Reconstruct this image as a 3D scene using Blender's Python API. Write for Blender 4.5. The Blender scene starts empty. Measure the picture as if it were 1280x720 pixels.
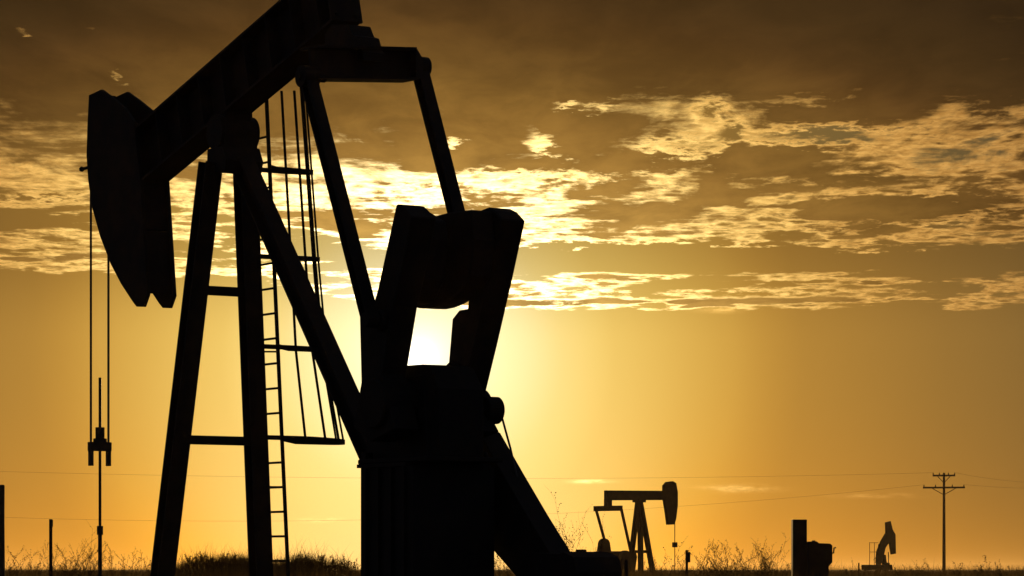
import bpy, bmesh, math, random
import numpy as np
from mathutils import Vector, Matrix

SC = bpy.context.scene
COL = SC.collection
random.seed(7)
rng = np.random.default_rng(11)

# ------------------------------------------------------------------ camera
F, HZ, CH = 4000.0, 712.0, 0.55          # focal length in photo pixels, horizon row, eye height
cam_d = bpy.data.cameras.new('camera')
cam = bpy.data.objects.new('camera', cam_d)
COL.objects.link(cam)
cam_d.sensor_width = 36.0
cam_d.lens = 36.0 * F / 1280.0
cam_d.shift_y = (HZ - 360.0) / 1280.0
cam_d.clip_start = 0.1
cam_d.clip_end = 30000.0
cam.location = (0, 0, CH)
cam.rotation_euler = (math.pi / 2, 0, 0)
SC.camera = cam
SC.render.resolution_x, SC.render.resolution_y = 1024, 576
SC.view_settings.view_transform = 'Standard'
SC.view_settings.look = 'None'
SC.view_settings.gamma = 1.0
SC.view_settings.use_curve_mapping = False
SC.view_settings.exposure = 0.0

# ------------------------------------------------------------------ sun
SUN_AZ = math.atan((520 - 640) / F)      # right of +Y
SUN_EL = math.atan((HZ - 455) / F)
sun_dir = Vector((math.sin(SUN_AZ) * math.cos(SUN_EL), math.cos(SUN_AZ) * math.cos(SUN_EL), math.sin(SUN_EL)))
sl = bpy.data.lights.new('sun', 'SUN')
sl.energy = 2.0
sl.angle = math.radians(0.5)
sl.color = (1.0, 0.62, 0.25)
so = bpy.data.objects.new('sun', sl)
COL.objects.link(so)
so.rotation_euler = (-sun_dir).to_track_quat('-Z', 'Y').to_euler()

# ------------------------------------------------------------------ sky (world)
world = bpy.data.worlds.new('World')
SC.world = world
world.use_nodes = True
NT = world.node_tree
NT.nodes.clear()


class S:
    """A node socket that builds Math nodes when you calculate with it."""
    nt = NT

    def __init__(s, sock): s.k = sock

    @staticmethod
    def m(op, *a, clamp=False):
        n = S.nt.nodes.new('ShaderNodeMath')
        n.operation = op
        n.use_clamp = clamp
        for i, v in enumerate(a):
            if isinstance(v, S): S.nt.links.new(v.k, n.inputs[i])
            else: n.inputs[i].default_value = v
        return S(n.outputs[0])

    def __add__(s, o): return S.m('ADD', s, o)
    __radd__ = __add__
    def __sub__(s, o): return S.m('SUBTRACT', s, o)
    def __rsub__(s, o): return S.m('SUBTRACT', o, s)
    def __mul__(s, o): return S.m('MULTIPLY', s, o)
    __rmul__ = __mul__
    def __truediv__(s, o): return S.m('DIVIDE', s, o)
    def __rtruediv__(s, o): return S.m('DIVIDE', o, s)


def sstep(x, a, b, lo=0.0, hi=1.0):
    n = S.nt.nodes.new('ShaderNodeMapRange')
    n.interpolation_type = 'SMOOTHSTEP'
    S.nt.links.new(x.k, n.inputs[0])
    for i, v in enumerate((a, b, lo, hi)): n.inputs[i + 1].default_value = v
    return S(n.outputs[0])


def ramp(x, stops, scale, interp='B_SPLINE'):
    """Colours (linear) at positions, x divided by scale."""
    n = S.nt.nodes.new('ShaderNodeValToRGB')
    cr = n.color_ramp
    cr.interpolation = interp
    top = max(1.0, max(max(c) if isinstance(c, tuple) else c for _, c in stops))
    while len(cr.elements) < len(stops): cr.elements.new(0.5)
    for e, (p, c) in zip(cr.elements, stops):
        e.position = p / scale
        c = (c, c, c) if not isinstance(c, tuple) else c
        e.color = (*[q / top for q in c], 1)
    y = x / scale
    S.nt.links.new(y.k, n.inputs[0])
    if top == 1.0: return n.outputs[0]
    vm = S.nt.nodes.new('ShaderNodeVectorMath')     # a ramp holds 0 to 1 only
    vm.operation = 'SCALE'
    vm.inputs['Scale'].default_value = top
    S.nt.links.new(n.outputs[0], vm.inputs[0])
    return vm.outputs[0]


def mixc(f, a, b, mode='MIX'):
    n = S.nt.nodes.new('ShaderNodeMix')
    n.data_type = 'RGBA'
    n.blend_type = mode
    n.clamp_result = False
    n.clamp_factor = True
    for i, v in ((0, f), (6, a), (7, b)):
        if isinstance(v, S): v = v.k
        if isinstance(v, (int, float)): n.inputs[i].default_value = v
        elif isinstance(v, tuple): n.inputs[i].default_value = (*v, 1)
        else: S.nt.links.new(v, n.inputs[i])
    return n.outputs[2]


def noise(x, y, scale, detail=6.0, rough=0.6, dist=0.0, z=0.0):
    c = S.nt.nodes.new('ShaderNodeCombineXYZ')
    for i, v in enumerate((x, y, z)):
        if isinstance(v, S): S.nt.links.new(v.k, c.inputs[i])
        else: c.inputs[i].default_value = v
    n = S.nt.nodes.new('ShaderNodeTexNoise')
    n.inputs['Scale'].default_value = scale
    n.inputs['Detail'].default_value = detail
    n.inputs['Roughness'].default_value = rough
    n.inputs['Distortion'].default_value = dist
    S.nt.links.new(c.outputs[0], n.inputs['Vector'])
    return S(n.outputs[0])


tc = NT.nodes.new('ShaderNodeTexCoord')
sep = NT.nodes.new('ShaderNodeSeparateXYZ')
NT.links.new(tc.outputs['Generated'], sep.inputs[0])
dx, dy, dz = (S(sep.outputs[i]) for i in range(3))
hor = S.m('SQRT', dx * dx + dy * dy)
X = S.m('ARCTAN2', dx, dy) * 40.0                 # azimuth, 40 units a radian
Y = (dz / S.m('MAXIMUM', hor, 0.02)) * 40.0       # height above the horizon, same units
SX, SY = -1.17, 2.64
ex, ey = X - SX, Y - SY
r = S.m('SQRT', ex * ex + ey * ey)
clear = ramp(r, [(0, (3.2, 3.1, 2.6)), (.25, (1.35, 1.22, .80)), (0.8, (1.22, 1.08, .58)), (1.35, (1.05, .87, .41)), (1.8, (.94, .71, .23)),
                 (2.45, (.85, .57, .125)), (3.95, (.56, .30, .048)), (4.8, (.40, .208, .036)), (6.55, (.285, .152, .032)), (9, (.14, .085, .028)),
                 (14, (.05, .034, .02))], 14.0)
low = S.m('EXPONENT', S.m('MAXIMUM', Y, 0.0) * -1.1)
clear = mixc(low, clear, mixc(1.0, clear, (2.15, 1.58, .58), 'MULTIPLY'))
clear = mixc(sstep(r, 1.6, 4.0, 1.0, 0.0) * low, clear, (1.0, .82, .40))
clear = mixc(sstep(Y, 2.8, 4.3), clear, mixc(1.0, clear, (.64, .62, .62), 'MULTIPLY'))
clear = mixc(sstep(Y, 4.0, 5.2) * sstep(X, 1.5, 4.5), clear, mixc(1.0, clear, (.80, .98, 1.5), 'MULTIPLY'))
# dark side of the clouds and the edge lit from behind
rx, ry = ex * 0.65, ey * 1.35
rD = S.m('SQRT', rx * rx + ry * ry)
dark = ramp(rD, [(0, (.85, .6, .2)), (2, (.60, .36, .09)), (3, (.41, .235, .055)), (3.76, (.295, .158, .034)), (4.6, (.20, .107, .023)),
                 (4.9, (.162, .086, .0195)), (5.6, (.102, .049, .0115)), (6.0, (.070, .034, .0095)), (6.5, (.050, .026, .0075)), (7.35, (.032, .017, .0065)), (12, (.016, .010, .006))], 12.0)
lit = ramp(r, [(0, (6, 5.0, 3.0)), (2, (3.9, 3.1, 1.5)), (3, (2.2, 1.6, .60)), (4.2, (1.2, .78, .22)), (5.6, (.86, .47, .115)),
               (8, (.58, .30, .075)), (12, (.15, .08, .03))], 12.0)
# cloud layer laid out as a sheet overhead seen towards the horizon
Yc = S.m('MAXIMUM', Y, 0.6)
gx, gy = (X * 2.9) / (Yc + 0.6), 74.0 / (Yc + 0.6)
big = noise(gx * 0.62, gy * 0.36, 1.0, 3.0, 0.5, 0.3, 3.1)
fine = noise(gx * 2.0, gy * 1.15, 1.0, 7.0, 0.62, 0.3, 7.7)
Ye = Y - sstep(X, 0.2, 4.0, 0.0, 0.75)             # the bright belt climbs to the right
Yb = Y - sstep(X, -4.0, -1.2, 0.45, 0.0)           # its foot lies higher at the left
sheet = sstep(Ye, 4.5, 5.6, 1.0, .45)               # the high sheet is smoother
flk = noise(X * 5.5, Y * 21.0, 1.0, 6.0, 0.62, 0.3, 2.2)
streak = noise(X * 1.5, Y * 13.0, 1.0, 6.0, 0.58, 0.15, 4.4)   # rows of small flakes low in the layer
flow = sstep(Y, 3.9, 5.0, 1.0, 0.35)
n_all = ((big - 0.5) * 1.15 + (fine - 0.5) * 1.5 + (streak - 0.5) * 1.7 * flow + (flk - 0.5) * 0.3 * flow) * sheet
up = S(ramp(Ye, [(3.95, .10), (4.10, .26), (4.70, .30), (4.95, .44), (5.35, .56), (6.0, .66), (7, .8), (8, .82), (10, .5)], 10.0, 'LINEAR')) - 0.2
foot = S(ramp(Yb, [(0, 1.0), (3.14, 1.0), (3.26, .10), (3.40, .05), (3.52, .16), (3.64, .10), (3.72, .30), (3.80, .48), (3.98, .44), (4.10, .10), (4.3, .1)], 8.0, 'LINEAR')) - 0.1
t = n_all + up - foot * 1.0
Xw, Yw = X + (fine - 0.5) * 1.6 + (big - 0.5) * 1.2, Y + (flk - 0.5) * 0.45
# single clumps and holes in the layer: (x, y, half width, half height, thicker or thinner)
for (bx, by, hw, hh, am) in ((5.4, 4.52, 1.5, .17, .55), (4.5, 4.35, .8, .18, .45), (3.0, 5.05, 1.3, .22, .40), (4.3, 4.85, .9, .12, .3), (4.6, 5.75, .35, .2, .25), (5.6, 5.25, .9, .22, -.32), (3.9, 5.42, 1.0, .12, -.42), (2.0, 5.28, .55, .12, -.40),
                             (.62, 5.32, .26, .14, -.46), (.82, 5.80, .22, .08, -.36), (2.28, 5.72, .20, .12, -.46), (2.6, 5.45, .16, .12, -.3), (-.5, 5.34, .22, .07, -.38), (.45, 5.55, .25, .12, -.2),
                             (-.55, 4.85, 1.0, .09, -.22), (-.7, 5.80, .16, .1, -.2), (-5.9, 4.55, .9, .07, -.2), (-6.1, 6.65, .25, .06, -.32), (-5.4, 6.7, .2, .1, -.22), (1.5, 5.75, .7, .14, -.09), (-1.2, 6.3, .5, .1, -.16), (3.6, 5.85, .9, .1, -.14), (.2, 6.1, .6, .1, -.15), (-5.0, 5.4, .9, .18, -.12), (-5.1, 6.15, .12, .08, -.22),
                             (1.8, 3.90, 1.6, .16, -.3), (5.0, 3.80, 2.2, .12, -.30), (-5.8, 4.30, .8, .10, -.16), (2.2, 3.50, 2.8, .05, .10), (.9, 4.42, 2.8, .20, .15), (.7, 4.15, 2.6, .10, .16), (-1.0, 4.45, 1.6, .2, .14), (5.6, 4.0, 1.4, .08, .16), (3.6, 4.05, .9, .05, .14), (.4, 4.92, .9, .07, -.10), (1.6, 6.2, 1.6, .2, .1), (-2.2, 5.3, 1.6, .3, -.07), (5.9, 5.6, .6, .12, -.2), (1.0, 4.95, 1.8, .07, -.16), (3.2, 4.55, 1.2, .3, .08), (5.2, 4.15, 1.6, .1, .12), (5.6, 4.95, 1.0, .12, -.1), (-3.5, 4.62, 2.6, .06, .12), (-5.6, 3.90, .9, .1, .12), (2.4, 4.1, 1.6, .04, .12), (-2.0, 4.4, 1.0, .3, -.06)):
    qx, qy = (Xw - bx) / hw, (Yw - by) / hh
    t = t + S.m('EXPONENT', (qx * qx + qy * qy) * -1.0) * am
for (bx, by, hw, hh, am) in ((3.2, 3.345, 3.4, .036, .50), (0.0, 3.33, 1.4, .05, .42), (1.4, 3.67, 1.5, .034, .44), (4.5, 3.60, 1.6, .030, .36), (-5.6, 3.86, 1.0, .04, .2), (2.4, 3.98, 1.2, .025, .3), (-5.3, 4.55, 1.0, .05, .2)):
    qx, qy = (X - bx) / hw, (Y + (streak - 0.5) * 0.16 - by) / hh
    t = t + S.m('EXPONENT', (qx * qx + qy * qy) * -1.0) * am
cover = sstep(t, -0.20, 0.10)
thick = sstep(t, 0.02, 0.30)
lit = mixc(1.0, lit, ramp(flk, [(0.34, (.60, .52, .42)), (.52, (.92, .88, .82)), (.68, (1.18, 1.17, 1.16))], 1.0), 'MULTIPLY')
dark = mixc(1.0, dark, ramp(big, [(0.3, (.66, .60, .54)), (.7, (1.04, .97, .84))], 1.0), 'MULTIPLY')
dark = mixc(1.0, dark, ramp(fine, [(0.34, (.74, .72, .70)), (.50, (1.0, 1.0, 1.0)), (.68, (1.34, 1.36, 1.38))], 1.0), 'MULTIPLY')
cloud = mixc(thick, lit, dark)
sky = mixc(cover, clear, cloud)
# a few thin wisps low over the plain
wn = noise(X * 1.6, Y * 9.0, 1.0, 6.0, 0.6, 0.0, 1.3)
for (wx, wy, sx_, sy_, amp) in ((2.85, 1.01, .38, .045, .75), (4.5, .92, .42, .03, .6), (1.0, 1.10, .22, .022, .7), (2.65, 3.24, .22, .03, 1.0), (-2.4, .62, .2, .03, .3)):
    qx, qy = (X - wx) / sx_, (Y - wy) / sy_
    g = S.m('EXPONENT', (qx * qx + qy * qy) * -1.0) * sstep(wn, 0.36, 0.60) * amp
    sky = mixc(g, sky, mixc(1.0, lit, (.98, .88, .72), 'MULTIPLY'))
# away from the sun the sky is nearly dark already
sky = mixc(sstep(r, 11.0, 45.0), sky, (.021, .022, .028))
# dark ground colour below the horizon, added to limit fill from below
sky = mixc(sstep(Y, -0.6, 0.0, 1.0, 0.0), sky, (.02, .013, .006))
bg = NT.nodes.new('ShaderNodeBackground')
NT.links.new(sky, bg.inputs[0])
bg.inputs[1].default_value = 1.0
nish = NT.nodes.new('ShaderNodeTexSky')
nish.sky_type = 'NISHITA'
nish.sun_disc = False
nish.sun_elevation = SUN_EL
nish.sun_rotation = SUN_AZ
nish.dust_density = 4.0
bg2 = NT.nodes.new('ShaderNodeBackground')
NT.links.new(nish.outputs[0], bg2.inputs[0])
bg2.inputs[1].default_value = 0.0006
addsh = NT.nodes.new('ShaderNodeAddShader')
NT.links.new(bg.outputs[0], addsh.inputs[0])
NT.links.new(bg2.outputs[0], addsh.inputs[1])
wo = NT.nodes.new('ShaderNodeOutputWorld')
NT.links.new(addsh.outputs[0], wo.inputs[0])


# ------------------------------------------------------------------ materials
def material(name, c0, c1, scale=6.0, rough=0.6, bump=0.15, metal=0.0, translucent=0.0, detail=8.0):
    m = bpy.data.materials.new(name)
    m.use_nodes = True
    nt = m.node_tree
    b = nt.nodes['Principled BSDF']
    co = nt.nodes.new('ShaderNodeTexCoord')
    n = nt.nodes.new('ShaderNodeTexNoise')
    n.inputs['Scale'].default_value = scale
    n.inputs['Detail'].default_value = detail
    n.inputs['Roughness'].default_value = 0.65
    nt.links.new(co.outputs['Object'], n.inputs['Vector'])
    cr = nt.nodes.new('ShaderNodeValToRGB')
    cr.color_ramp.elements[0].position, cr.color_ramp.elements[1].position = 0.38, 0.68
    cr.color_ramp.elements[0].color, cr.color_ramp.elements[1].color = (*c0, 1), (*c1, 1)
    nt.links.new(n.outputs[0], cr.inputs[0])
    nt.links.new(cr.outputs[0], b.inputs['Base Color'])
    b.inputs['Roughness'].default_value = rough
    b.inputs['Metallic'].default_value = metal
    b.inputs['Specular IOR Level'].default_value = 0.3
    if bump:
        bp = nt.nodes.new('ShaderNodeBump')
        bp.inputs['Strength'].default_value = bump
        bp.inputs['Distance'].default_value = 0.01
        nt.links.new(n.outputs[0], bp.inputs['Height'])
        nt.links.new(bp.outputs[0], b.inputs['Normal'])
    if translucent:
        tr = nt.nodes.new('ShaderNodeBsdfTranslucent')
        nt.links.new(cr.outputs[0], tr.inputs[0])
        mx = nt.nodes.new('ShaderNodeMixShader')
        mx.inputs[0].default_value = translucent
        nt.links.new(b.outputs[0], mx.inputs[1])
        nt.links.new(tr.outputs[0], mx.inputs[2])
        nt.links.new(mx.outputs[0], nt.nodes['Material Output'].inputs[0])
    return m


M = {
    'paint': material('dark_weathered_paint', (.030, .029, .030), (.060, .046, .036), 3.0, .62),
    'steel': material('dull_steel', (.07, .065, .06), (.12, .10, .085), 8.0, .5, .1, .4),
    'rust': material('rusty_steel', (.045, .030, .022), (.10, .055, .032), 7.0, .8, .3),
    'cable': material('galvanised_cable', (.16, .16, .155), (.22, .21, .20), 20.0, .5, 0, .5),
    'rubber': material('black_rubber', (.02, .02, .02), (.035, .033, .03), 10.0, .8, .1),
    'concrete': material('concrete', (.20, .185, .16), (.30, .275, .24), 4.0, .9, .3),
    'wood': material('weathered_wood', (.10, .075, .05), (.19, .15, .11), 9.0, .9, .4),
    'soil': material('dry_soil', (.040, .028, .018), (.085, .060, .038), .35, .95, .4),
    'grass': material('dry_grass', (.085, .058, .022), (.17, .115, .045), .8, .8, 0, 0, .45),
    'weed': material('dead_weed', (.055, .040, .022), (.12, .085, .045), 3.0, .85, 0, 0, .35),
}


# ------------------------------------------------------------------ mesh helpers
class MB:
    def __init__(s): s.v, s.f = [], []

    def add(s, vs, fs):
        o = len(s.v)
        s.v += [tuple(p) for p in vs]
        s.f += [tuple(i + o for i in f) for f in fs]
        return s

    def prism(s, out, v0, v1):
        """outline in (u, z), thickness from v0 to v1"""
        n = len(out)
        vs = [(u, v0, z) for u, z in out] + [(u, v1, z) for u, z in out]
        fs = [tuple(range(n)), tuple(range(2 * n - 1, n - 1, -1))]
        fs += [(i, i + n, (i + 1) % n + n, (i + 1) % n) for i in range(n)]
        return s.add(vs, fs)

    def box(s, a, b):
        (x0, y0, z0), (x1, y1, z1) = a, b
        return s.prism([(x0, z0), (x1, z0), (x1, z1), (x0, z1)], y0, y1)

    def profile(s, prof, p0, p1, side):
        """a closed profile of (a, b) swept from p0 to p1; a along 'side', b across it"""
        p0, p1 = Vector(p0), Vector(p1)
        d = (p1 - p0).normalized()
        sd = Vector(side)
        sd = (sd - d * sd.dot(d)).normalized()
        up = d.cross(sd)
        n = len(prof)
        vs = [p + sd * a + up * b for p in (p0, p1) for a, b in prof]
        fs = [tuple(range(n)), tuple(range(2 * n - 1, n - 1, -1))]
        fs += [(i, i + n, (i + 1) % n + n, (i + 1) % n) for i in range(n)]
        return s.add(vs, fs)

    def bar(s, p0, p1, w, h, side=(0, 1, 0)):
        w, h = w / 2, h / 2
        return s.profile([(-w, -h), (w, -h), (w, h), (-w, h)], p0, p1, side)

    def ibeam(s, p0, p1, w, h, tf, tw, side=(0, 1, 0)):
        w, h, tw = w / 2, h / 2, tw / 2
        q = [(-w, -h), (w, -h), (w, -h + tf), (tw, -h + tf), (tw, h - tf), (w, h - tf), (w, h), (-w, h), (-w, h - tf), (-tw, h - tf), (-tw, -h + tf), (-w, -h + tf)]
        return s.profile(q, p0, p1, side)

    def cyl(s, p0, p1, r0, r1=None, n=20):
        r1 = r0 if r1 is None else r1
        p0, p1 = Vector(p0), Vector(p1)
        d = (p1 - p0).normalized()
        a = d.orthogonal().normalized()
        b = d.cross(a)
        cs = [(math.cos(2 * math.pi * i / n), math.sin(2 * math.pi * i / n)) for i in range(n)]
        vs = [p0 + (a * c + b * q) * r0 for c, q in cs] + [p1 + (a * c + b * q) * r1 for c, q in cs]
        fs = [tuple(range(n)), tuple(range(2 * n - 1, n - 1, -1))]
        fs += [(i, i + n, (i + 1) % n + n, (i + 1) % n) for i in range(n)]
        return s.add(vs, fs)

    def sweep(s, path, w, h, closed=False):
        """flat bar of width w (across the path, level) and height h (upright) along a path"""
        P = [Vector(p) for p in path]
        n = len(P)
        vs = []
        for i, p in enumerate(P):
            t = (P[min(i + 1, n - 1)] - P[max(i - 1, 0)]).normalized()
            sd = Vector((t.y, -t.x, 0)).normalized()
            for a, b in ((-w, -h), (w, -h), (w, h), (-w, h)):
                vs.append(p + sd * a / 2 + Vector((0, 0, b / 2)))
        fs = [(0, 1, 2, 3), tuple(4 * (n - 1) + k for k in (3, 2, 1, 0))]
        for i in range(n - 1):
            for k in range(4):
                fs.append((4 * i + k, 4 * i + (k + 1) % 4, 4 * i + 4 + (k + 1) % 4, 4 * i + 4 + k))
        return s.add(vs, fs)

    def tube(s, path, r, n=6):
        P = [Vector(p) for p in path]
        rr = r if isinstance(r, (list, tuple)) else [r] * len(P)
        a = None
        vs, fs = [], []
        for i, p in enumerate(P):
            t = (P[min(i + 1, len(P) - 1)] - P[max(i - 1, 0)]).normalized()
            a = t.orthogonal().normalized() if a is None else (a - t * a.dot(t)).normalized()
            b = t.cross(a)
            vs += [p + (a * math.cos(2 * math.pi * k / n) + b * math.sin(2 * math.pi * k / n)) * rr[i] for k in range(n)]
        for i in range(len(P) - 1):
            fs += [(n * i + k, n * i + (k + 1) % n, n * i + n + (k + 1) % n, n * i + n + k) for k in range(n)]
        fs += [tuple(range(n - 1, -1, -1)), tuple(n * (len(P) - 1) + k for k in range(n))]
        return s.add(vs, fs)

    def build(s, name, mat, parent=None, bevel=0.0, loc=None):
        me = bpy.data.meshes.new(name)
        me.from_pydata(s.v, [], s.f)
        bm = bmesh.new()
        bm.from_mesh(me)
        bmesh.ops.recalc_face_normals(bm, faces=bm.faces)
        if bevel:
            es = [e for e in bm.edges if len(e.link_faces) == 2 and e.calc_face_angle(0) > 0.7]
            try: bmesh.ops.bevel(bm, geom=es, offset=bevel, segments=1, affect='EDGES', clamp_overlap=True)
            except Exception: pass
        bm.to_mesh(me)
        bm.free()
        me.materials.append(M[mat])
        o = bpy.data.objects.new(name, me)
        COL.objects.link(o)
        if parent: o.parent = parent
        if loc: o.location = loc
        return o


def tag(o, label=None, cat=None, group=None, kind=None):
    if label: o['label'] = label
    if cat: o['category'] = cat
    if group: o['group'] = group
    if kind: o['kind'] = kind
    return o


def empty(name, loc, rz=0.0):
    o = bpy.data.objects.new(name, None)
    o.empty_display_size = 0.3
    COL.objects.link(o)
    o.location = loc
    o.rotation_euler = (0, 0, rz)
    return o


class Frame:
    """Ground frame of a pump jack: u from the horsehead to the tail, v across, z up.
    un() measures a point seen in the photo on the machine's own upright plane at offset v."""
    def __init__(s, px, depth, ux, uy):
        s.O = Vector(((px - 640) * depth / F, depth))
        s.U = Vector((ux, uy)).normalized()
        s.V = Vector((-s.U.y, s.U.x))
        s.rz = math.atan2(s.U.y, s.U.x)

    def un(s, px, py, v):
        ray = Vector(((px - 640) / F, 1.0))
        t = (v + s.O.dot(s.V)) / ray.dot(s.V)
        return ((ray * t - s.O).dot(s.U), CH + (HZ - py) / F * t)

    def poly(s, pts, v): return [s.un(a, b, v) for a, b in pts]

    def p3(s, px, py, v):
        u, z = s.un(px, py, v)
        return (u, v, z)


# ------------------------------------------------------------------ ground
def smooth_noise(x, y):
    return (np.sin(x * .31 + 1.3) * np.cos(y * .27 + .4) + .6 * np.sin(x * .83 + y * .47) + .4 * np.sin(x * 1.7 - y * 1.3 + 2)) / 2


def height(x, y):
    x, y = np.asarray(x, float), np.asarray(y, float)
    d = np.sqrt((x + 1.5) ** 2 + (y - 38) ** 2)
    k = np.clip((d - 6) / 10, 0, 1)
    z = .05 * smooth_noise(x, y) * k * np.exp(-np.maximum(d - 300, 0) / 400)
    z = z + (.66 + .07 * np.sin(x * 2.3 + y * .5) + .05 * np.sin(x * 5.1 + 1)) * np.exp(-np.abs((x + 5.6) / 2.35) ** 5 - ((y - 72) / 3.5) ** 2)
    z = z + .10 * np.exp(-((x + 10.5) / 2.5) ** 2 - ((y - 70) / 4) ** 2)
    return z


gs = np.sinh(np.linspace(-1, 1, 241) * 6.2) / np.sinh(6.2) * 7000
gyv = gs + 60
gx_, gy_ = np.meshgrid(gs, gyv)
gz_ = height(gx_, gy_)
gv = np.stack([gx_, gy_, gz_], -1).reshape(-1, 3)
nn = len(gs)
idx = np.arange(nn * nn).reshape(nn, nn)
gf = np.stack([idx[:-1, :-1], idx[:-1, 1:], idx[1:, 1:], idx[1:, :-1]], -1).reshape(-1, 4)
gme = bpy.data.meshes.new('ground')
gme.from_pydata(gv.tolist(), [], gf.tolist())
gme.polygons.foreach_set('use_smooth', [True] * len(gme.polygons))
gme.materials.append(M['soil'])
ground = bpy.data.objects.new('ground', gme)
COL.objects.link(ground)
tag(ground, kind='structure')

# ------------------------------------------------------------------ the near pump jack
FR = Frame(289, 40.0, math.sin(math.radians(33)), -math.cos(math.radians(33)))
un, poly, p3 = FR.un, FR.poly, FR.p3
pj = empty('pump_jack', (FR.O.x, FR.O.y, 0), FR.rz)
tag(pj, 'huge dark pump jack in the foreground, its horsehead, ladder and counterweights against the sunset', 'pump jack', 'pump jacks on the plain')

pad = MB().box((-1.3, -1.25, -.2), (8.1, 1.35, .10))
tag(pad.build('concrete_pad', 'concrete', None, .02), 'long concrete pad under the foreground pump jack', 'concrete pad')
pd = bpy.data.objects['concrete_pad']
pd.location, pd.rotation_euler = pj.location, pj.rotation_euler
sk = MB()
for v in (-.56, .56): sk.ibeam((-1.0, v, .23), (7.6, v, .23), .2, .26, .025, .02)
for u in (-.9, .6, 3.3, 5.9, 7.4): sk.box((u, -.452, .12), (u + .16, .452, .33))
sk.build('base_skid', 'paint', pj)

# samson post
TOPZ = 5.62
for v0, v1 in ((-.74, -.27), (.68, .21)):
    b = MB().ibeam((-.46, v0, .365), (-.03, v1, TOPZ), .235, .22, .025, .025, side=(0, 1, 0))
    b.box((-.68, v0 - .22, .362), (-.24, v0 + .22, .392))
    for a in (-.16, .16):
        for c in (-.17, .17): b.cyl((-.46 + a, v0 + c, .39), (-.46 + a, v0 + c, .44), .02, n=6)
    b.build('leg', 'paint', pj)
rl = MB().ibeam((.26, .02, 5.6), (3.84, 0, 1.45), .22, .24, .025, .025)
rl.build('leg', 'paint', pj)
for py in (366, 551):
    z = un(270, py, 0)[1]
    k = (z - .365) / (TOPZ - .365)
    u = -.46 + .43 * k
    va, vb = -.74 + .47 * k, .68 - .47 * k
    MB().bar((u, va, z), (u, vb, z), .10, .11, side=(1, 0, 0)).build('cross_brace', 'paint', pj)

# saddle bearing
sb = MB().prism([(-.16, 5.52), (.30, 5.46), (.36, 5.62), (.26, 5.80), (-.14, 5.80)], -.26, .26)
sb.cyl((.04, -.26, 6.00), (.04, .27, 6.00), .215, n=28)
sb.box((-.12, -.22, 5.80), (.24, .24, 6.0))
sb.prism([(-.22, 6.05), (.20, 6.12), (.18, 6.24), (-.24, 6.12)], -.18, .18)
for a in (-.06, .20):
    for c in (-.20, .22): sb.cyl((a, c, 5.80), (a, c, 6.05), .03, n=8)
sb.build('saddle_bearing', 'paint', pj)

# walking beam
t0, t1 = un(195, 135, -.19), un(350, 0, -.19)
b0, b1 = un(210, 228, .19), un(370, 95, .19)
sl_ = ((t1[1] - t0[1]) / (t1[0] - t0[0]) + (b1[1] - b0[1]) / (b1[0] - b0[0])) / 2
zt = lambda u: t0[1] + sl_ * (u - t0[0])
zb = lambda u: b0[1] + sl_ * (u - b0[0])
zm = lambda u: (zt(u) + zb(u)) / 2
ang = math.atan(sl_)
hb = (zt(0) - zb(0)) * math.cos(ang)
bd = Vector((math.cos(ang), 0, math.sin(ang)))
bn = Vector((-math.sin(ang), 0, math.cos(ang)))
pa = Vector((-2.55, 0, zm(-2.55)))
ue = 2.86 - math.sin(ang) * hb / 2
pb = Vector((ue, 0, zm(ue)))
wb = MB().ibeam(pa, pb, .38, hb, .035, .03)
L = (pb - pa).length
for k in range(9):                                          # web stiffeners
    c = pa + bd * (L * (k + .5) / 9)
    for sgn in (-1, 1):
        a0 = c - bn * (hb / 2 - .04)
        a1 = c + bn * (hb / 2 - .04)
        wb.bar(a0 + Vector((0, sgn * .10, 0)), a1 + Vector((0, sgn * .10, 0)), .16, .018)
beam_o = wb.build('walking_beam', 'paint', pj)
tp = MB()                                                   # tail plate and equalizer bearing
c = pb + bd * .02
tp.bar(c - bn * (hb / 2), c + bn * (hb / 2 + .02), .42, .035)
for q in (-.3, -.1, .12, .3):
    for v in (-.13, .13): tp.cyl(c + bn * q + Vector((0, v, 0)), c + bn * q + bd * .05 + Vector((0, v, 0)), .028, n=6)
tp.build('tail_plate', 'paint', beam_o)
eb = MB().prism(poly([(428, 32), (449, 32), (454, 45), (460, 47), (464, 62), (468, 66), (468, 76), (420, 76), (420, 44)], 0), -.15, .15)
eb.build('equalizer_bearing', 'paint', pj)

# equalizer
eqc = Vector(p3(457, 78, 0))
eqL, eqR = Vector(p3(389, 79, -.82)), Vector(p3(524, 82, .82))
e0, e1 = eqL + (eqL - eqc) * .02, eqc + (eqR - eqc) * .82
eq = MB().ibeam(e0, e1, .30, .38, .03, .03, side=(1, 0, 0))
uu, vv, z0 = eqR.x, eqR.y, eqR.z
a = e1
eq.add([(a.x - .15, a.y, a.z - .19), (a.x + .15, a.y, a.z - .19), (a.x + .15, a.y, a.z + .19), (a.x - .15, a.y, a.z + .19),
        (uu - .12, vv - .02, z0 - .16), (uu + .12, vv - .02, z0 - .16), (uu + .12, vv - .02, z0 + .06), (uu - .12, vv - .02, z0 + .06)],
       [(3, 2, 1, 0), (4, 5, 6, 7), (0, 1, 5, 4), (1, 2, 6, 5), (2, 3, 7, 6), (3, 0, 4, 7)])
eq_o = eq.build('equalizer', 'paint', pj)

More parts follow.
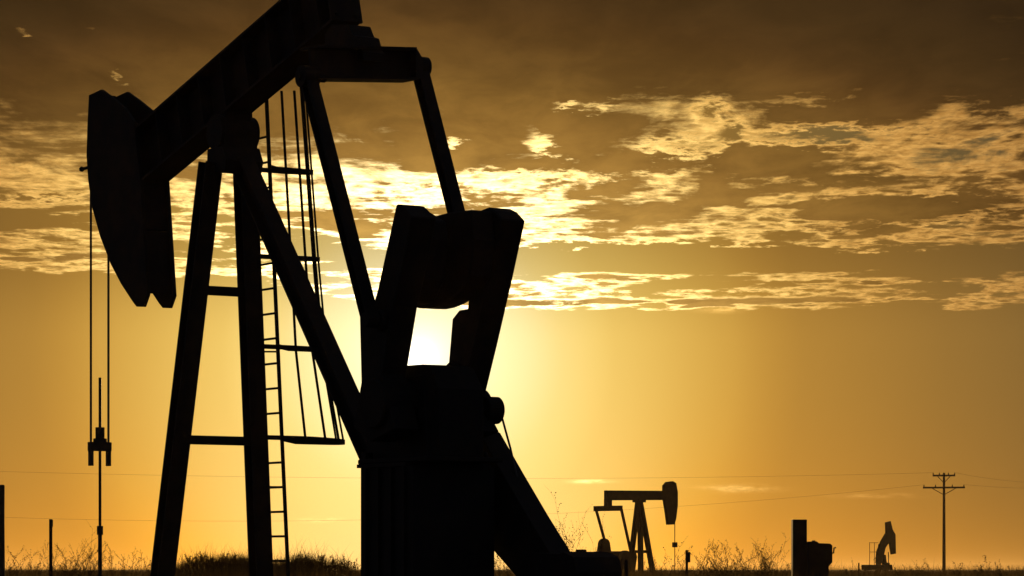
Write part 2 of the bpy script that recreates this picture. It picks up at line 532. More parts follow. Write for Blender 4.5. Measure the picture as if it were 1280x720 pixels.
# pitman arms, outside the cranks
PB = {}
for v, top, bot, w in ((-.84, (385, 96), (463, 400), .15), (.84, (524, 84), (606, 405), .15)):
    a, b = Vector(p3(*top, v)), Vector(p3(*bot, v))
    PB[v] = b
    m = MB().ibeam(a, b, .15, w, .022, .03)
    m.cyl(a + Vector((0, -.10, 0)), a + Vector((0, .10, 0)), .125, n=20)
    m.cyl(b + Vector((0, -.08, 0)), b + Vector((0, .08, 0)), .085, n=20)
    s = -1 if v < 0 else 1
    m.cyl(a + Vector((0, -s * .22, 0)), a + Vector((0, s * .13, 0)), .05, n=12)
    m.build('pitman_arm', 'paint', pj)

# cranks with their counterweights
shaft = (4.72, 2.40)
cl = [un(452, 478, -.67), un(450, 394, -.67), un(466, 385, -.67), un(474, 360, -.66), un(497, 255, -.66), un(513, 257, -.55), un(531, 261, -.4), un(546, 273, -.36), un(535, 330, -.36),
      un(522, 385, -.36), un(513, 440, -.36), un(508, 470, -.36), (5.12, 2.1), (4.6, 1.98), (4.2, 2.15)]
cm = MB().prism(cl, -.68, -.36)
cm.cyl((shaft[0], -.74, shaft[1]), (shaft[0], -.30, shaft[1]), .28, n=28)
q = PB[-.84]
cm.cyl((q.x, -.75, q.z), (q.x, -.60, q.z), .12, n=20)
co = cm.build('crank', 'paint', pj, .015)
cw = MB().prism(poly([(511, 270), (520, 262), (543, 276), (546, 300), (541, 350), (528, 378), (505, 383), (492, 372)], -.24), -.355, -.08)
for a, b in ((505, 290), (500, 350)):
    u, z = un(a, b, -.24)
    cw.cyl((u, -.355, z), (u, -.04, z), .05, n=8)
cw.build('counterweight', 'paint', co, .02)
cr = [un(560, 458, .37), un(565, 398, .37), un(573, 388, .37), un(584, 386, .37), un(590, 330, .37), un(600, 263, .37), un(622, 260, .5), un(640, 265, .6), un(657, 276, .68),
      un(641, 350, .68), un(622, 432, .68), un(605, 502, .68), (5.15, 2.1), (4.6, 2.0), (4.2, 2.2)]
cm = MB().prism(cr, .37, .68)
cm.cyl((shaft[0], .30, shaft[1]), (shaft[0], .74, shaft[1]), .20, n=28)
q = PB[.84]
cm.cyl((q.x, .60, q.z), (q.x, .75, q.z), .12, n=20)
co = cm.build('crank', 'paint', pj, .015)
cw = MB().prism(poly([(533, 276), (556, 271), (575, 266), (602, 263), (606, 300), (600, 345), (593, 357), (585, 367), (577, 374), (567, 380), (556, 384), (546, 386), (536, 386), (524, 383), (528, 330)], .22), .08, .365)
for a, b in ((560, 300), (555, 350)):
    u, z = un(a, b, .22)
    cw.cyl((u, .04, z), (u, .355, z), .05, n=8)
cw.build('counterweight', 'paint', co, .02)

# gear reducer, pedestal, brake
gr = MB().prism([(5.42, 1.80), (5.42, 2.55), (5.22, 2.80), (5.05, 2.835), (4.55, 2.84), (4.42, 2.74), (4.0, 2.62), (3.84, 2.40), (3.84, 1.80)], -.29, .29)
gr.box((3.99, -.50, 1.745), (5.50, .50, 1.80))
for v in (-.30, .27): gr.prism([(4.2, 1.80), (5.2, 1.80), (5.1, 2.72), (4.3, 2.72)], v, v + .03)
gr.cyl((shaft[0], -.4, shaft[1]), (shaft[0], .4, shaft[1]), .14, n=20)
for k in range(8): gr.cyl((4.05 + k * .19, .36, 1.80), (3.80 + k * .22, .36, 1.86), .025, n=6)
gr.build('gear_reducer', 'paint', pj, .01)
u0, u1 = un(451, 650, -.52)[0], un(618, 650, .55)[0]
pe = MB().box((u0, -.52, .36), (u1, .55, 1.70))
pe.box((u0 - .04, -.55, 1.70), (u1 - .12, .58, 1.742))
for k in range(4):
    uu = u0 + .15 + k * (u1 - u0 - .3) / 3
    pe.box((uu - .02, -.56, .36), (uu + .02, -.523, 1.69))
    pe.box((uu - .02, .553, .36), (uu + .02, .59, 1.69))
pe.build('pedestal', 'paint', pj)
bu, bz = un(615, 513, .72)
bk = MB().cyl((bu, .60, bz), (bu, .80, bz), .155, n=28)
bk.cyl((bu, .30, bz), (bu, .62, bz), .06, n=12)
bk.build('brake_drum', 'paint', pj, .01)
a, b = p3(627, 520, .84), p3(647, 600, .84)
MB().tube([a, ((a[0] + b[0]) / 2 + .02, .84, (a[2] + b[2]) / 2 - .01), b], .013).build('brake_cable', 'cable', pj)

for u in (-.25, .55, 1.3, 2.1):
    MB().cyl((u, -.06, zt(u) - .02), (u, -.06, zt(u) + .045), .03, n=8).build('lifting_lug', 'paint', beam_o)
MB().tube([(4.45, .30, 2.60), (4.40, .36, 2.80), (4.62, .36, 2.90), (4.80, .36, 2.86)], .018).build('oil_line', 'paint', pj)
MB().box((3.97, -.44, 1.80), (4.07, -.34, 1.88)).build('lifting_lug', 'paint', pj)
# belt guard running down to the motor
bgm = MB().prism(poly([(592, 528), (612, 541), (641, 592), (672, 645), (701, 692), (706, 730), (668, 732), (640, 700), (612, 668), (585, 610)], .80), .66, .95)
ol = poly([(592, 528), (612, 541), (641, 592), (672, 645), (701, 692)], .80)
for (ua, za), (ub, zb_) in zip(ol[:-1], ol[1:]): bgm.bar((ua, .955, za - .06), (ub, .955, zb_ - .06), .012, .05)
bgm.build('belt_guard', 'paint', pj, .012)
mo_u0, mo_z = un(698, 702, .8)[0], .52
mo = MB().cyl((6.35, .35, .50), (6.35, 1.25, .50), .20, n=28)
mz = un(720, 691, .8)[1]
mu0, mu1 = un(697, 691, .8)[0], un(752, 700, .8)[0]
mo = MB().prism([(mu0, .36), (mu1, .36), (mu1 + .03, .52), (mu1 - .03, mz - .05), (mu1 - .25, mz + .012), (mu0 + .62, mz), (mu0 + .55, mz - .015), (mu0, mz)], .45, 1.05)
for k in range(7):
    mo.box((mu0 + .08 + k * .14, 1.053, .40), (mu0 + .10 + k * .14, 1.09, mz - .08))
mo.cyl((mu1 - .32, .75, mz - .02), (mu1 - .32, .75, mz + .035), .06, n=12)
mo.build('drive_motor', 'paint', pj, .02)

# horsehead
head = [un(113, 119, -.19), un(128, 112, -.19), (-2.93, 6.79), (-2.58, 6.62), (-2.30, 6.40), un(210, 228, .19), un(214, 290, .19), un(219, 370, .19), (-2.03, 3.965), un(205, 385, .19),
        un(168, 378, -.19), un(153, 355, -.19), un(140, 330, -.19), un(127, 296, -.19), un(117, 260, -.19), un(112, 225, -.19), un(110, 195, -.19), un(111, 160, -.19)]
hh = MB().prism(head, -.215, -.165)
hh.prism(head, .165, .215)
hh_o = hh.build('horsehead', 'paint', pj, .006)
arc = head[10:] + [head[0]]
fp = MB()
inner = [(u + .05, z + .012) for u, z in arc]
for i in range(1, len(arc) - 1):
    fp.prism([arc[i], arc[i + 1], inner[i + 1], inner[i]], -.163, .163)
fp.build('arc_plate', 'paint', hh_o)
bp = MB()
for (ua, za), (ub, zb_) in ((head[5], head[6]), (head[6], head[7])):
    bp.bar((ua - .06, 0, za), (ua + (ub - ua) * .97 - .06, 0, za + (zb_ - za) * .97), .326, .03)
bp.build('back_plate', 'paint', hh_o)
MB().bar((-3.2, 0, 6.55), (-2.5, 0, 6.3), .326, .05).build('stiffener', 'paint', hh_o)
MB().bar((-2.9, 0, 4.95), (-2.15, 0, 4.8), .326, .05).build('stiffener', 'paint', hh_o)
pin = MB().cyl((-3.93, -.19, un(104, 211, -.19)[1]), (-3.6, -.19, un(104, 211, -.19)[1]), .022, n=8)
pin.cyl((-3.94, -.19, un(104, 211, -.19)[1]), (-3.91, -.19, un(104, 211, -.19)[1]), .036, n=6)
pin.build('wireline_pin', 'steel', hh_o)

# bridle, carrier bar and polished rod
UH = un(125, 500, 0)[0]
zc = un(125, 562, 0)[1]
for v in (-.135, .125):
    MB().tube([(UH + .08, v, 6.35), (UH + .02, v, 6.1), (UH, v, 5.8), (UH, v, zc - .05)], .0165).build('bridle_wireline', 'cable', pj)
cb = MB().box((UH - .05, -.16, zc - .02), (UH + .05, .15, zc + .10))
for v in (-.135, .125): cb.box((UH - .04, v - .022, zc - .22), (UH + .04, v + .022, zc - .015))
cb.prism([(UH - .05, zc + .10), (UH + .05, zc + .10), (UH + .04, zc + .15), (UH - .04, zc + .15)], -.08, .08)
cb.build('carrier_bar', 'steel', pj)
rc = MB().cyl((UH, 0, zc + .15), (UH, 0, zc + .30), .062, n=14)
for k in (0, 1): rc.cyl((UH - .09, 0, zc + .19 + .07 * k), (UH + .09, 0, zc + .19 + .07 * k), .016, n=6)
rc.build('rod_clamp', 'steel', pj)
pr = MB().cyl((UH, 0, .45), (UH, 0, un(125, 472, 0)[1]), .020, n=12)
pro = pr.build('polished_rod', 'steel', pj)
zz = un(125, 663, 0)[1]
sbx = MB().cyl((UH, 0, zz - .06), (UH, 0, zz + .06), .042, n=14)
sbx.cyl((UH, 0, .10), (UH, 0, .42), .10, n=18)
sbx.cyl((UH, 0, .36), (UH, 0, .40), .15, n=18)
sbx.cyl((UH, 0, .42), (UH, 0, zz - .06), .027, n=14)
sbx.cyl((UH, 0, -.1), (UH, 0, .12), .20, n=18)
sbx.build('stuffing_box', 'steel', pj)

# ladder with safety cage on the side of the post
vl = lambda z: 1.03 - .107 * z
def lp(px, py):
    v = .8
    for _ in range(6):
        u, z = un(px, py, v)
        v = vl(z)
    return Vector((u, v, z))
rA0, rA1 = lp(337.5, 714), lp(312, 118)
rB0, rB1 = lp(360, 714), lp(332, 100)
rA0 += (rA0 - rA1) * .02; rB0 += (rB0 - rB1) * .02
lad = MB().bar(rA0, rA0 + (rA1 - rA0) * .94, .012, .045, side=(0, 1, 0)).build('ladder', 'paint', pj)
o = MB().bar(rA0, rA1, .03, .045).bar(rB0, rB1, .03, .05)
bpy.data.objects.remove(lad)
lad = o.build('ladder', 'paint', pj)
at = lambda a, b, z: a + (b - a) * ((z - a.z) / (b.z - a.z))
z = lp(350, 701).z
rung_z = [z + k * .312 for k in range(20)]
for z in rung_z:
    if z < 6.2: MB().cyl(at(rA0, rA1, z), at(rB0, rB1, z), .015, n=8).build('rung', 'paint', lad)
hoops = []
for py, dep, wid in ((207, .70, .30), (318, .74, .32), (433, .80, .36), (549, .98, .44)):
    z = lp(345, py).z
    a, b = at(rA0, rA1, z), at(rB0, rB1, z)
    cu = (a.x + b.x) / 2
    path = [a]
    n = 24
    r_ = wid
    for i in range(n + 1):
        th = math.pi * i / n
        path.append(Vector((cu - r_ * math.cos(th), a.y + dep - r_ + r_ * math.sin(th), z - .10 * (-r_ * math.cos(th)))))
    path.append(b)
    path.insert(1, Vector((cu - r_, a.y + .08, z + .10 * r_)))
    path.insert(-1, Vector((cu + r_, a.y + .08, z - .10 * r_)))
    hoops.append((path, cu, a.y + dep - r_, r_, z, a.y))
    MB().sweep(path, .014, .06).build('cage_hoop', 'paint', lad)
for th in (.12, .32, .5, .68, .88):
    pts = []
    for (path, cu, cy, r_, z, ay) in hoops:
        k = r_ - .016
        pts.append(Vector((cu - k * math.cos(math.pi * th), cy + k * math.sin(math.pi * th), z)))
    top = pts[0] + (pts[0] - pts[1]) * .95
    MB().tube([top] + pts, .018 if th < .6 else .014, n=6).build('cage_bar', 'paint', lad)
for z in (1.6, 3.3, 4.9):
    for a, b in ((rA0, rA1), (rB0, rB1)):
        p = at(a, b, z)
        k = (z - .365) / (TOPZ - .365)
        MB().bar(p, (-.46 + .43 * k + .09, .68 - .47 * k + .09, z), .02, .04, side=(0, 0, 1)).build('ladder_bracket', 'paint', lad)


# ------------------------------------------------------------------ pump jack in the middle distance, seen side on
G = Frame(800, 200.0, -.72, -.69)
pk = empty('pump_jack', (G.O.x, G.O.y, 0), G.rz)
tag(pk, 'smaller pump jack in mid distance with a level beam and rounded horsehead at right', 'pump jack', 'pump jacks on the plain')
MB().prism(G.poly([(757, 613), (832, 613.5), (832, 625), (757, 625.5)], 0), -.14, .14).build('walking_beam', 'paint', pk)
hp = G.poly([(829, 607), (833, 602.5), (840, 601.5), (844, 604), (846, 615), (846, 632), (844, 648), (842, 655.5), (834, 656), (832, 640), (829, 622)], 0)
h2 = MB().prism(hp, -.10, -.06).prism(hp, .06, .10)
h2.prism(G.poly([(841.5, 604), (844, 604), (846, 615), (846, 632), (844, 648), (842, 655), (840, 655), (843, 632)], 0), -.058, .058)
h2.build('horsehead', 'paint', pk)
top2 = G.p3(799, 626, 0)
for pt in ((786, 722, -.7), (817, 722, .2), (801, 722, .75)):
    p = G.p3(*pt)
    MB().ibeam((p[0], p[1], .1), (top2[0] + (p[0] - top2[0]) * .04, p[1] * .12, top2[2]), .26, .26, .03, .03).build('leg', 'paint', pk)
MB().box((top2[0] - .3, -.3, top2[2] - .1), (top2[0] + .3, .3, top2[2] + .12)).build('saddle_bearing', 'paint', pk)
MB().bar(G.p3(790, 689.5, 0), G.p3(810, 689.5, 0), .3, .18).build('cross_brace', 'paint', pk)
e = Vector(G.p3(760, 635.5, 0))
MB().prism(G.poly([(757, 624), (763, 624), (763, 633), (757, 633)], 0), -.15, .15).build('equalizer_bearing', 'paint', pk)
MB().bar(e + Vector((0, -1.12, 0)), e + Vector((0, 1.12, 0)), .3, .32, side=(1, 0, 0)).build('equalizer', 'paint', pk)
for v, b in ((-1.1, (757, 680)), (1.1, (788.5, 690))):
    MB().bar(e + Vector((0, v, .1)), G.p3(*b, v), .13, .13).build('pitman_arm', 'paint', pk)
for v, c in ((-.85, (755, 684)), (.75, (781, 699))):
    u, z = G.un(*c, v)
    ol = [(u + .42 * math.cos(t_), z + .12 + .42 * math.sin(t_)) for t_ in [math.pi * k / 12 for k in range(13)]] + [(u - .55, z - .5), (u - .5, z - 1.2), (u + .5, z - 1.2), (u + .55, z - .5)]
    ck = MB().prism(ol, v - .14, v + .14)
    ck.build('crank', 'paint', pk)
u, z = G.un(766, 705, 0)
MB().prism([(u - 1.2, .3), (u + 1.3, .3), (u + 1.2, z + .25), (u + .4, z + .55), (u - .6, z + .55), (u - 1.1, z + .2)], -.65, .65).build('gear_reducer', 'paint', pk)
MB().box((-2.0, -.8, -.02), (5.2, .8, .3)).build('base_skid', 'paint', pk)
u, z = G.un(722, 690, 0)
MB().prism([(u - .7, .3), (u + .7, .3), (u + .7, z - .3), (u + .3, z - .05), (u - .4, z - .1), (u - .7, z - .5)], -.5, .5).build('drive_motor', 'paint', pk)
MB().prism(G.poly([(733, 691), (752, 689), (791, 689), (793, 696), (789, 721), (735, 721)], -.2), -.45, .05).build('belt_guard', 'paint', pk)
a, b = G.p3(843.5, 652, 0), G.p3(843.5, 722, 0)
rd = MB().cyl((a[0], 0, .1), a, .03, n=6)
c = G.p3(843.5, 681, 0)
rd.box((c[0] - .1, -.14, c[2] - .16), (c[0] + .1, .14, c[2] + .16))
rd.build('polished_rod', 'steel', pk)

# ------------------------------------------------------------------ the farthest pump jack, nose up
G = Frame(1101, 330.0, -.6, -.8)
pk = empty('pump_jack', (G.O.x, G.O.y, 0), G.rz)
tag(pk, 'tiny far pump jack with its horsehead tipped up, left of the power pole', 'pump jack', 'pump jacks on the plain')
MB().prism(G.poly([(1111, 660), (1117, 668), (1106, 685), (1102, 704), (1095, 704), (1096, 690), (1101, 677)], 0), -.1, .1).build('walking_beam', 'paint', pk)
MB().prism(G.poly([(1107, 653), (1112.5, 651.5), (1115, 662), (1118.5, 668), (1119, 692), (1114, 693), (1111.5, 678), (1107.5, 668)], 0), -.1, .1).build('horsehead', 'paint', pk)
MB().prism(G.poly([(1081, 706), (1111, 706), (1112, 712.5), (1081, 712.5)], 0), -.4, .4).build('gear_platform', 'paint', pk)
for a in (1099.5, 1104):
    p = G.p3(a, 712, 0)
    MB().bar((p[0], -.3 if a < 1102 else .3, 0), (p[0], 0, p[2] + 1.5), .40, .40).build('leg', 'paint', pk)
lf = MB()
for a, b in (((1087, 678), (1087, 706)), ((1093, 678), (1093, 706)), ((1098, 680), (1098, 706)), ((1087, 678.5), (1098, 678.5)), ((1087, 690), (1097, 690)), ((1092, 700), (1097, 694))):
    lf.bar(G.p3(*a, .5), G.p3(*b, .5), .04, .045)
lf.build('handrail', 'paint', pk)
a = G.p3(1110.5, 690, 0)
rd = MB().cyl((a[0], 0, 0), a, .05, n=6)
rd.box((a[0] - .1, -.1, 1.0), (a[0] + .6, .1, 1.25))
rd.build('polished_rod', 'steel', pk)


# ------------------------------------------------------------------ control cabinet
def at_px(px, depth): return (px - 640) * depth / F
def z_px(py, depth): return CH + (HZ - py) * depth / F


D = 50.0
cx = at_px(1008, D)
cab = empty('equipment_cabinet', (cx, D, 0), math.radians(0))
tag(cab, 'black boxy steel cabinet with a taller narrow block on its left side', 'cabinet')
k = D / F
MB().box((-18 * k, -.14, .02), (-.004, .14, z_px(649.5, D))).build('tall_panel', 'paint', cab, .006)
bd_ = MB().prism([(0, .15), (25 * k, .15), (26.5 * k, z_px(708, D)), (31 * k, z_px(703, D)), (31 * k, z_px(682, D)), (28 * k, z_px(679.5, D)), (14 * k, z_px(679, D)), (12 * k, z_px(677, D)), (0, z_px(677, D))], -.19, .19)
for u in (.04, .26): bd_.box((u, -.05, -.05), (u + .05, .05, .15))
bd_.build('cabinet_body', 'paint', cab, .004)
MB().tube([(30 * k, 0, z_px(692, D)), (34 * k, 0, z_px(691, D)), (34.5 * k, 0, z_px(685, D)), (37 * k, 0, z_px(684.5, D))], .013).build('handle', 'steel', cab)
MB().cyl((9 * k, 0, z_px(677, D) - .01), (9 * k, 0, z_px(675.5, D)), .03, n=10).build('vent_cap', 'steel', cab)

# ------------------------------------------------------------------ posts
D = 44.0
wp = MB()
ol = [(.082 * math.cos(t_), .082 * math.sin(t_)) for t_ in [2 * math.pi * q / 14 for q in range(14)]]
hgt = z_px(606, D)
wp.tube([(0, 0, -.3), (.004, 0, .6), (-.003, 0, 1.2), (.002, 0, hgt - .015), (.002, 0, hgt)], [.084, .082, .083, .080, .070], n=14)
tag(wp.build('fence_post', 'wood', None, 0, (at_px(-1.5, D), D, 0)), 'thick weathered wooden post cut by the left edge', 'post')
D = 46.0
tp_ = empty('steel_stake', (at_px(63.5, D), D, 0), math.radians(25))
tag(tp_, 'thin studded steel fence stake beside the twiggy bush at left', 'post')
h = z_px(649, D)
q = MB().profile([(-.024, 0), (.024, 0), (.024, .006), (.004, .006), (.004, .036), (-.004, .036), (-.004, .006), (-.024, .006)], (0, 0, -.3), (0, 0, h), (1, 0, 0))
for j in range(20): q.box((-.012, -.017, h - .06 - j * .055), (.012, -.0005, h - .04 - j * .055))
q.build('shaft', 'rust', tp_)
MB().box((-.027, -.02, h - .11), (.027, -.018, h - .01)).build('reflector', 'steel', tp_)
D = 62.0
mp = empty('marker_post', (at_px(858.5, D), D, 0))
tag(mp, 'short dark marker post standing right of the mid distance pump jack', 'post')
MB().cyl((0, 0, -.2), (0, 0, z_px(687.5, D)), .027, n=10).build('shaft', 'paint', mp)
MB().box((.026, -.03, z_px(703, D)), (.068, .03, z_px(690, D))).build('meter_box', 'steel', mp)
D = 90.0
tag(MB().cyl((0, 0, -.2), (0, 0, z_px(703.5, D)), .022, .02, n=8).build('steel_stake', 'rust', None, 0, (at_px(1073.5, D), D, 0)), 'tiny thin stake between the cabinet and the farthest pump jack', 'post')

# ------------------------------------------------------------------ power line
D = 330.0
pole = empty('power_pole', (at_px(1180, D), D, 0), math.radians(-10))
tag(pole, 'slim wooden power pole with two crossarms at the right', 'power pole')
zt_ = z_px(591, D)
MB().cyl((0, 0, -.5), (0, 0, zt_), .19, .12, n=12).build('shaft', 'wood', pole)
k = D / F
zu, zl = z_px(594.5, D), z_px(609.5, D)
for zz_, hw, nm in ((zu, 14 * k, 4), (zl, 26 * k, 4)):
    ca = MB().box((-hw, -.25, zz_ - .09), (hw, -.135, zz_ + .09)).build('crossarm', 'wood', pole)
    for s_ in (-.95, -.4, .4, .95): MB().cyl((hw * s_, -.195, zz_ + .09), (hw * s_, -.195, zz_ + .30), .06, .04, n=8).build('insulator', 'rubber', ca)
    brc = MB()
    for s_ in (-1, 1): brc.bar((s_ * hw * .55, -.21, zz_ - .09), (0, -.17, zz_ - .75), .04, .07)
    brc.build('brace', 'steel', ca)


def wire(p, q, sag, label, r=.008):
    p, q = Vector(p), Vector(q)
    pts = []
    for i in range(61):
        s_ = i / 60
        w = p.lerp(q, s_)
        w.z -= 4 * sag * s_ * (1 - s_)
        pts.append(w)
    o = MB().tube(pts, r, n=5).build('power_line', 'rubber')
    tag(o, label, 'power line', 'wires of the power line')


P = Vector(pole.location)
crs, srs = math.cos(math.radians(-10)), math.sin(math.radians(-10))
def arm(x, zz_): return (P.x + x * crs + .195 * srs, P.y + x * srs - .195 * crs, zz_ + .30)
farL = (at_px(-110, 300), 300.0)
wire(arm(-14 * k * .95, zu), (farL[0], farL[1], z_px(586, 300)), 0.75, 'upper thin wire running left from the short crossarm across the whole sky')
wire(arm(-26 * k * .95, zl), (farL[0], farL[1] + 2, z_px(642, 300)), 1.9, 'lower thin wire sagging left from the long crossarm')
wire(arm(14 * k * .95, zu), (at_px(1420, 350), 350, z_px(596, 350)), .9, 'upper thin wire running right from the short crossarm')
wire(arm(26 * k * .95, zl), (at_px(1420, 350), 352, z_px(606, 350)), .4, 'lower thin wire running right from the long crossarm')


# ------------------------------------------------------------------ weeds and grass
def weed(name, px, D, top_py, spread, stems, seed, label, cat, group, bushy=0.0, leaf=0.02, lean=0.0):
    """a dry plant: stems that fork into twigs, with small leaves and seed heads"""
    rd_ = random.Random(seed)
    x = at_px(px, D)
    zg = float(height(x, D))
    hgt = z_px(top_py, D) - zg
    root = empty(name, (x, D, zg))
    st, lf_ = MB(), MB()

    def leafq(p, s_):
        d = Vector((rd_.uniform(-1, 1), rd_.uniform(-1, 1), rd_.uniform(-.3, 1))).normalized()
        e_ = d.orthogonal().normalized()
        w = s_ * rd_.uniform(.25, .5)
        a = Vector(p)
        lf_.add([a, a + d * s_ * .5 + e_ * w, a + d * s_, a + d * s_ * .5 - e_ * w], [(0, 1, 2, 3)])

    def twig(p, d, ln, r_, lvl):
        pts = [p]
        rr = [r_]
        n = 4
        for i in range(n):
            d = (d + Vector((rd_.gauss(0, .13), rd_.gauss(0, .13), rd_.gauss(.03, .06)))).normalized()
            p = p + d * ln / n
            pts.append(p)
            rr.append(r_ * (1 - .16 * (i + 1)))
            if lvl < 2 and i >= (0 if bushy > .5 else 1):
                for _ in range(1 + (rd_.random() < bushy * .7)):
                    a = rd_.uniform(0, 6.28)
                    dd = (d + Vector((math.cos(a), math.sin(a), .1)) * rd_.uniform(.4, .9 + bushy * .4)).normalized()
                    twig(p, dd, ln * rd_.uniform(.25, .5), r_ * .6, lvl + 1)
            if lvl >= 1 or i >= 2:
                for _ in range(1 + (rd_.random() < bushy)):
                    if rd_.random() < .75: leafq(p, leaf * rd_.uniform(.35, .9))
        st.tube(pts, rr, n=4)

    for i in range(stems):
        a = rd_.uniform(0, 6.28)
        s_ = spread * math.sqrt(rd_.random())
        d = Vector((math.cos(a) * s_ + lean, math.sin(a) * s_, 1)).normalized()
        twig(Vector((0, 0, -.02)), d, hgt * (1.0 if i == 0 else rd_.uniform(.6, 1.0)), .0042 * D / 50, 0)
    st.build('stem', 'weed', root)
    lf_.build('foliage', 'weed', root)
    tag(root, label, cat, group)


weed('dry_bush', 90, 48, 687, .85, 20, 1, 'twiggy leafless bush between the studded stake and the hanging rod', 'bush', None, .8, .02)
weed('dry_bush', 116, 52, 697, .8, 9, 2, 'low dry bush right against the hanging polished rod', 'bush', None, .6, .02)
weed('tall_weed', 721, 53, 650, .03, 1, 3, 'tallest dry weed stalk rising behind the drive motor', 'weed', None, 0, .05, -.02)
weed('dry_bush', 709, 54, 681, .7, 9, 41, 'twiggy dry bush behind the drive motor, left of the tallest weed stalk', 'bush', None, .6, .03)
weed('tall_weed', 716, 55, 675, .35, 4, 4, 'spiky dry weed just left of the tallest stalk behind the drive motor', 'weed', None, .1, .035)
weed('tall_weed', 734, 56, 671, .12, 2, 5, 'thin dry weed between the tallest stalk and the mid distance pump jack', 'weed', None, 0, .03)
weed('tall_weed', 741, 57, 676, .12, 2, 15, 'short dry weed touching the left side of the mid distance pump jack', 'weed', None, 0, .03)
weed('tall_weed', 828, 60, 688, .25, 2, 6, 'leaning dry weed between the legs and rod of the mid distance pump jack', 'weed', None, .0, .04, .35)
weed('dry_bush', 900, 62, 699, .9, 12, 42, 'low tangled bush right of the marker post', 'bush', None, .8, .03)
weed('dry_bush', 950, 63, 698, .9, 12, 43, 'low tangled bush left of the cabinet', 'bush', None, .8, .03)
weed('tall_weed', 640, 46, 676, .5, 5, 8, 'dry weed under the sloping belt guard', 'weed', None, .3, .03)
weed('tall_weed', 137, 58, 688, .15, 2, 9, 'thin dry weed just right of the hanging polished rod', 'weed', None, .0, .03)
weed('tall_weed', 1254, 60, 702, .5, 5, 10, 'branching dry weed at the far right edge', 'weed', None, .2, .04)
for i, (px, D, ty, sp, ns) in enumerate(((885, 66, 697, .4, 4), (897, 70, 692, .25, 4), (909, 64, 695, .3, 4), (921, 72, 696, .3, 4), (933, 66, 693, .3, 4),
                                         (946, 70, 690, .25, 4), (958, 63, 692, .3, 5), (967, 68, 691, .25, 4), (976, 72, 697, .4, 4))):
    weed('dry_weed', px, D, ty, sp, ns, 30 + i, 'wispy dry weed in the row between the marker post and the cabinet', 'weed', 'weeds between the marker post and the cabinet', .15, .035)
for i, (px, D, ty, sp, ns) in enumerate(((1126, 72, 710, .5, 4), (1140, 80, 711, .5, 4), (1152, 70, 708, .5, 5), (1163, 74, 711, .5, 4), (1196, 72, 712, .4, 4),
                                         (1212, 68, 710, .5, 4), (1230, 75, 711, .4, 4), (1270, 66, 709, .5, 4), (1052, 68, 711, .4, 4), (1064, 76, 712, .4, 3))):
    weed('dry_weed', px, D, ty, sp, ns, 50 + i, 'low dry weed on the skyline right of the cabinet', 'weed', 'low weeds right of the cabinet', .3, .035)
for i, (px, D, ty, sp, ns) in enumerate(((10, 62, 703, .5, 4), (22, 58, 701, .4, 4), (36, 66, 702, .4, 4), (48, 60, 700, .4, 4), (150, 64, 702, .5, 4), (163, 60, 704, .4, 4), (178, 66, 704, .5, 4), (190, 62, 706, .5, 4))):
    weed('dry_weed', px, D, ty, sp, ns, 70 + i, 'small dry weed among the grass at the lower left', 'weed', 'small weeds at the lower left', .4, .03)
for i, (px, D, ty, sp, ns) in enumerate(((236, 71, 696, .3, 4), (252, 73, 693, .3, 4), (266, 71, 695, .3, 4), (281, 72, 694, .3, 4), (294, 71, 696, .3, 4), (345, 72, 701, .3, 3),
                                         (372, 73, 695, .3, 4), (386, 71, 697, .3, 4), (402, 72, 695, .3, 4), (416, 73, 698, .3, 4), (431, 71, 700, .3, 4), (443, 72, 703, .3, 3))):
    weed('dry_weed', px, D, ty, sp, ns, 90 + i, 'dry weed on top of the low mound behind the ladder', 'weed', 'weeds on the low mound', .5, .03)
for i, (px, D, ty, sp, ns) in enumerate(((628, 58, 693, .5, 4), (652, 60, 700, .5, 4), (823, 64, 705, .4, 4), (850, 70, 703, .4, 4), (870, 66, 705, .4, 4))):
    weed('dry_weed', px, D, ty, sp, ns, 120 + i, ('small dry weed beside the foot of the sloping belt guard' if px < 700 else 'small dry weed at the foot of the marker post'), 'weed',
         'weeds beside the belt guard' if px < 700 else 'weeds round the marker post', .3, .03)


def grass_blades(n, y0, y1, hmin, hmax, wid, xs=.19, dens=None):
    y = y0 + (y1 - y0) * rng.random(n)
    x = (rng.random(n) * 2 - 1) * (y * xs + 1.5)
    cl = .5 + .5 * np.sin(x * 1.9 + 1.1 * np.sin(y * .9)) * np.cos(y * 1.3 + x * .4)
    keep = rng.random(n) < .25 + .75 * cl
    lu = (x - FR.O.x) * FR.U.x + (y - FR.O.y) * FR.U.y
    lv = (x - FR.O.x) * FR.V.x + (y - FR.O.y) * FR.V.y
    keep &= ~((lu > -4.6) & (lu < 8.6) & (np.abs(lv) < 1.8))
    x, y, cl = x[keep], y[keep], cl[keep]
    n = len(x)
    z = height(x, y)
    h = (hmin + (hmax - hmin) * rng.random(n) ** 1.6) * (.65 + .45 * cl)
    a = rng.random(n) * 2 * np.pi
    ln = rng.normal(0, .32, (n, 2)) * h[:, None]
    w = wid * (.6 + .8 * rng.random(n))
    sx_, sy_ = np.cos(a) * w / 2, np.sin(a) * w / 2
    v = np.empty((n, 5, 3))
    v[:, 0] = np.stack([x - sx_, y - sy_, z - .02], 1)
    v[:, 1] = np.stack([x + sx_, y + sy_, z - .02], 1)
    mx_, my_ = x + ln[:, 0] * .35, y + ln[:, 1] * .35
    v[:, 2] = np.stack([mx_ + sx_ * .7, my_ + sy_ * .7, z + h * .6], 1)
    v[:, 3] = np.stack([mx_ - sx_ * .7, my_ - sy_ * .7, z + h * .6], 1)
    v[:, 4] = np.stack([x + ln[:, 0], y + ln[:, 1], z + h], 1)
    return v


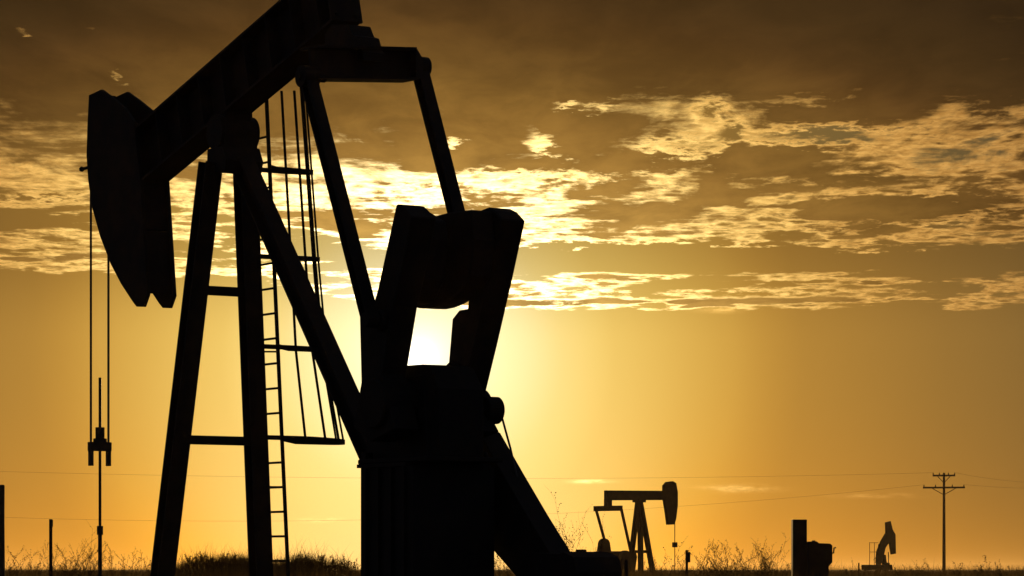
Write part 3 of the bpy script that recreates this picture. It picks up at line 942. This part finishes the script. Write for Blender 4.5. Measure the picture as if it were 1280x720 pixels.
sets = [grass_blades(26000, 9, 40, .08, .40, .006, .24), grass_blades(70000, 42, 75, .15, .70, .007), grass_blades(70000, 75, 130, .2, .78, .010), grass_blades(40000, 130, 260, .25, .80, .02), grass_blades(30000, 260, 600, .3, .85, .05)]
# thicker turf on the low mound
n = 26000
mx, my = rng.normal(-5.6, 1.5, n), rng.normal(71, 2.0, n)
mv = grass_blades(n, 71, 72, .08, .34, .008)
k0 = len(mv)
off = np.zeros((k0, 3))
off[:, 0] = mx[:k0] - mv[:, 0, 0]
off[:, 1] = my[:k0] - mv[:, 0, 1]
off[:, 2] = height(mx[:k0], my[:k0]) - mv[:, 0, 2] - .02
sets.append(mv + off[:, None, :])
V_ = np.concatenate(sets, 0)
nb = len(V_)
me = bpy.data.meshes.new('grass')
me.vertices.add(nb * 5)
me.vertices.foreach_set('co', V_.reshape(-1).astype(np.float32))
base = (np.arange(nb) * 5)[:, None]
loops = np.concatenate([base + np.array([[0, 1, 2, 3]]), base + np.array([[3, 2, 4]])], 1).reshape(-1)
me.loops.add(len(loops))
me.loops.foreach_set('vertex_index', loops.astype(np.int32))
me.polygons.add(nb * 2)
starts = np.stack([np.arange(nb) * 7, np.arange(nb) * 7 + 4], 1).reshape(-1)
me.polygons.foreach_set('loop_start', starts.astype(np.int32))
me.polygons.foreach_set('loop_total', np.tile([4, 3], nb).astype(np.int32))
me.update(calc_edges=True)
me.validate()
me.materials.append(M['grass'])
go = bpy.data.objects.new('grass', me)
COL.objects.link(go)
tag(go, 'dry backlit grass along the bottom of the picture', 'grass', kind='stuff')

# ------------------------------------------------------------------ thin dusty air
hm = bpy.data.materials.new('air')
hm.use_nodes = True
hn = hm.node_tree
hn.nodes.clear()
hv = hn.nodes.new('ShaderNodeVolumePrincipled')
hv.inputs['Color'].default_value = (.95, .74, .45, 1)
hv.inputs['Density'].default_value = 0.00006
hv.inputs['Anisotropy'].default_value = 0.6
ho = hn.nodes.new('ShaderNodeOutputMaterial')
hn.links.new(hv.outputs[0], ho.inputs['Volume'])
M['air'] = hm
hz = MB().box((-7100, -7100, -2.0), (7100, 7200, 14.0)).build('haze', 'air')
tag(hz, kind='stuff')
